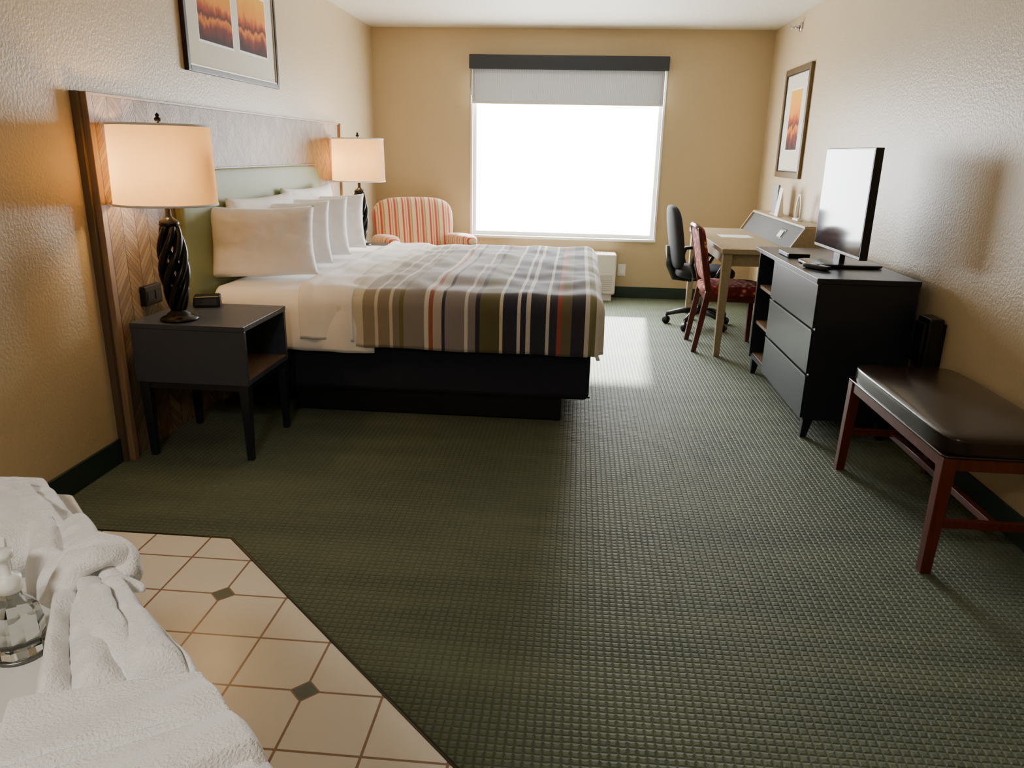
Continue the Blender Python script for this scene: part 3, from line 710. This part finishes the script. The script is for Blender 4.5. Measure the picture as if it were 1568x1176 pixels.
# soft terry pieces : bilinear patch with thickness
def patch(name,q,hgt,mt,parent,nu=90,nv=90,folds=None,seed=0,wob=.006,edge=.12,z0=CZ,ridge=.003,lump=.16):
    """q: 4 corners (xy) ordered u0v0,u1v0,u1v1,u0v1"""
    vs=[];fs=[];q=[Vector((a,b_,0)) for a,b_ in q]
    def prof(t,e):
        d=min(t,1-t)/e
        return 1 if d>=1 else math.sqrt(max(0,1-(1-d)**2))
    for side in (0,1):
        for i in range(nu+1):
            for j in range(nv+1):
                u=i/nu;v=j/nv
                p=q[0]*(1-u)*(1-v)+q[1]*u*(1-v)+q[2]*u*v+q[3]*(1-u)*v
                p=p+Vector((wob*noise.noise(Vector((u*3+seed,v*3,1))),wob*noise.noise(Vector((u*3,v*3+seed,5))),0))
                k=prof(u,edge)*prof(v,edge)
                z=hgt*k
                if side==0:
                    z*=1+lump*noise.noise(Vector((p.x*20+seed,p.y*20,0)))
                    rg=1-abs(noise.noise(Vector((p.x*30+seed*2,p.y*30,7))))*2.2
                    z+=ridge*max(0,rg)*k
                    if folds: z+=folds(u,v)*k
                else: z=0.0005
                if E-.0<p.x+p.y: z-= (p.x+p.y-E)*.6
                vs.append((p.x,p.y,z0+z))
    n=(nu+1)*(nv+1)
    for i in range(nu):
        for j in range(nv):
            p=i*(nv+1)+j;qd=(p,p+nv+1,p+nv+2,p+1);fs.append(qd);fs.append(tuple(n+k for k in qd[::-1]))
    ob=mk(name,vs,fs,mt,parent,smooth=True)
    w_=ob.modifiers.new('weld','WELD');w_.merge_threshold=.0006
    return ob
def roll(name,pts,rad,parent,n=22,lump=.16,seed=0):
    o_,q_=spline(pts,rad,8)
    ob=sweep(name,o_,q_,M_terry,parent,n,flat=.8)
    for v in ob.data.vertices:
        k=noise.noise(Vector((v.co.x*45+seed,v.co.y*45,v.co.z*45)))
        v.co+=Vector((0,0,.005*k));v.co.x+=.003*noise.noise(Vector((v.co.x*60,seed,v.co.z*60)))
    return ob
rb=empty('bathrobe',(1.4,.75,CZ))
patch('folded_body',[(1.02,.93),(1.235,.94),(1.380,.815),(1.22,.64)],.028,M_terry,rb,folds=lambda u,v:.003*math.sin(u*9+v*3),seed=1,edge=.05,lump=.08)
patch('folded_layer',[(1.05,.885),(1.245,.895),(1.385,.782),(1.26,.63)],.050,M_terry,rb,folds=lambda u,v:.003*math.sin(v*9+u*2)-(.010 if .45<u+.1*v<.49 else 0),seed=2,edge=.06,lump=.08)
patch('collar',[(1.30,.80),(1.395,.805),(1.475,.725),(1.385,.690)],.048,M_terry,rb,folds=lambda u,v:.012*abs(math.sin(u*math.pi*2))-.004,seed=4,edge=.16)
bt=empty('tied_towel',(1.5,.62,CZ))
kx,ky,kz=1.462,.698,CZ
roll('knot_loop',[(kx-.034,ky-.032,kz+.02),(kx-.042,ky+.003,kz+.036),(kx-.018,ky+.026,kz+.050),(kx+.022,ky+.020,kz+.048),(kx+.036,ky-.004,kz+.034)],[.012,.017,.018,.017,.013],bt,seed=1)
roll('knot_wrap',[(kx-.022,ky-.045,kz+.02),(kx-.008,ky-.022,kz+.052),(kx+.01,ky-.002,kz+.060),(kx+.024,ky+.018,kz+.046),(kx+.026,ky+.026,kz+.018)],[.014,.018,.018,.017,.013],bt,seed=4)
roll('knot_tail',[(kx+.016,ky-.004,kz+.038),(kx+.04,ky-.012,kz+.034),(kx+.066,ky-.012,kz+.028)],[.013,.010,.003],bt,seed=6)
def skirtf(u,v):
    w_=u+.10*noise.noise(Vector((v*3,u*2,2.)))
    return .020*abs(math.sin(w_*math.pi*3.1+v*.7))**.6*(.5+.5*v)-.010
patch('skirt',[(1.435,.662),(1.492,.695),(1.655,.565),(1.535,.490)],.043,M_terry,bt,nu=120,nv=100,folds=skirtf,seed=6,edge=.12,wob=.004)
roll('skirt_fold',[(1.470,.675,CZ+.040),(1.51,.632,CZ+.046),(1.558,.580,CZ+.044),(1.602,.552,CZ+.028)],[.011,.014,.016,.010],bt,seed=8)
tw_=empty('folded_towel',(1.62,.48,CZ))
def bandf(v): return -.006 if (.48<v<.51 or .56<v<.60) else 0
patch('layer_low',[(1.500,.495),(1.675,.553),(1.765,.475),(1.60,.32)],.020,M_terry,tw_,seed=8,edge=.04,ridge=.001,lump=.06,wob=.003)
patch('layer_top',[(1.510,.500),(1.662,.555),(1.750,.482),(1.59,.33)],.040,M_terry,tw_,nu=110,nv=190,seed=9,edge=.05,ridge=.001,lump=.07,wob=.004,folds=lambda u,v:bandf(v)+.002*math.sin(v*15+u*3))
# small bottle
bx_,by_=1.438,.606;q=1.15
so_=empty('soap_dispenser',(bx_,by_,CZ))
m,nt,b,o=base('clear_glass');b.inputs['Transmission Weight'].default_value=1;b.inputs['Roughness'].default_value=.02;b.inputs['IOR'].default_value=1.5
nt.links.new(mixc(nt,noiset(nt,20,1),(.80,.84,.82,1),(.74,.78,.76,1)),b.inputs['Base Color']);M_cg=m
prof=[(0,0.0005),(.019,0.0005),(.021,.004),(.0215,.03),(.019,.044),(.012,.052),(.0085,.056),(.0085,.066),(0,.066)]
gb=lathe('glass_body',[(r*q,z*q) for r,z in prof],(bx_,by_,CZ),M_cg,so_,10)
for p in gb.data.polygons: p.use_smooth=False
lathe('collar',[(r*q,z*q) for r,z in [(0,.062),(.0105,.062),(.0105,.074),(.006,.076),(.004,.078),(.004,.092),(.008,.093),(.008,.099),(0,.1)]],(bx_,by_,CZ),M_white,so_,20)
sweep('nozzle',[(bx_,by_,CZ+.096*q),(bx_-.012,by_-.012,CZ+.0965*q),(bx_-.022,by_-.022,CZ+.093*q)],[.005,.0045,.003],M_white,so_,8)
lathe('ring',[(.0245,.0005),(.0268,.0005),(.0268,.004),(.0245,.004)],(bx_,by_,CZ),M_pull,so_,24)
tb2=empty('lotion_tube',(1.385,.655,CZ))
lathe('cap',[(0,.0005),(.012,.0005),(.012,.02),(0,.02)],(1.385,.655,CZ),M_plastic,tb2,20)
hexa('tube',P4(1.385,.655,CZ+.02,.012,.010),P4(1.385,.655,CZ+.10,.016,.0015),M_white,tb2,bevel=.002)
# ceiling fixture behind camera (entry light)
cf=empty('ceiling_light',(1.4,-.7,H))
m,nt,b,o=base('light_diffuser');b.inputs['Emission Color'].default_value=(1,.92,.82,1);b.inputs['Emission Strength'].default_value=2
lathe('rim',[(.0,0),(.19,0),(.19,-.03),(.17,-.035)],(1.4,-.7,H-.001),M_white,cf,32)
lathe('diffuser',[(.17,-.035),(.15,-.07),(.09,-.095),(0,-.1)],(1.4,-.7,H-.001),m,cf,32)
L=bpy.data.lights.new('fixture_light','AREA');L.shape='DISK';L.size=.34;L.energy=20;L.color=(1,.93,.84)
lo=bpy.data.objects.new('fixture_light',L);lo.parent=cf;lo.location=(0,0,-.115);COL.objects.link(lo)
print('done')
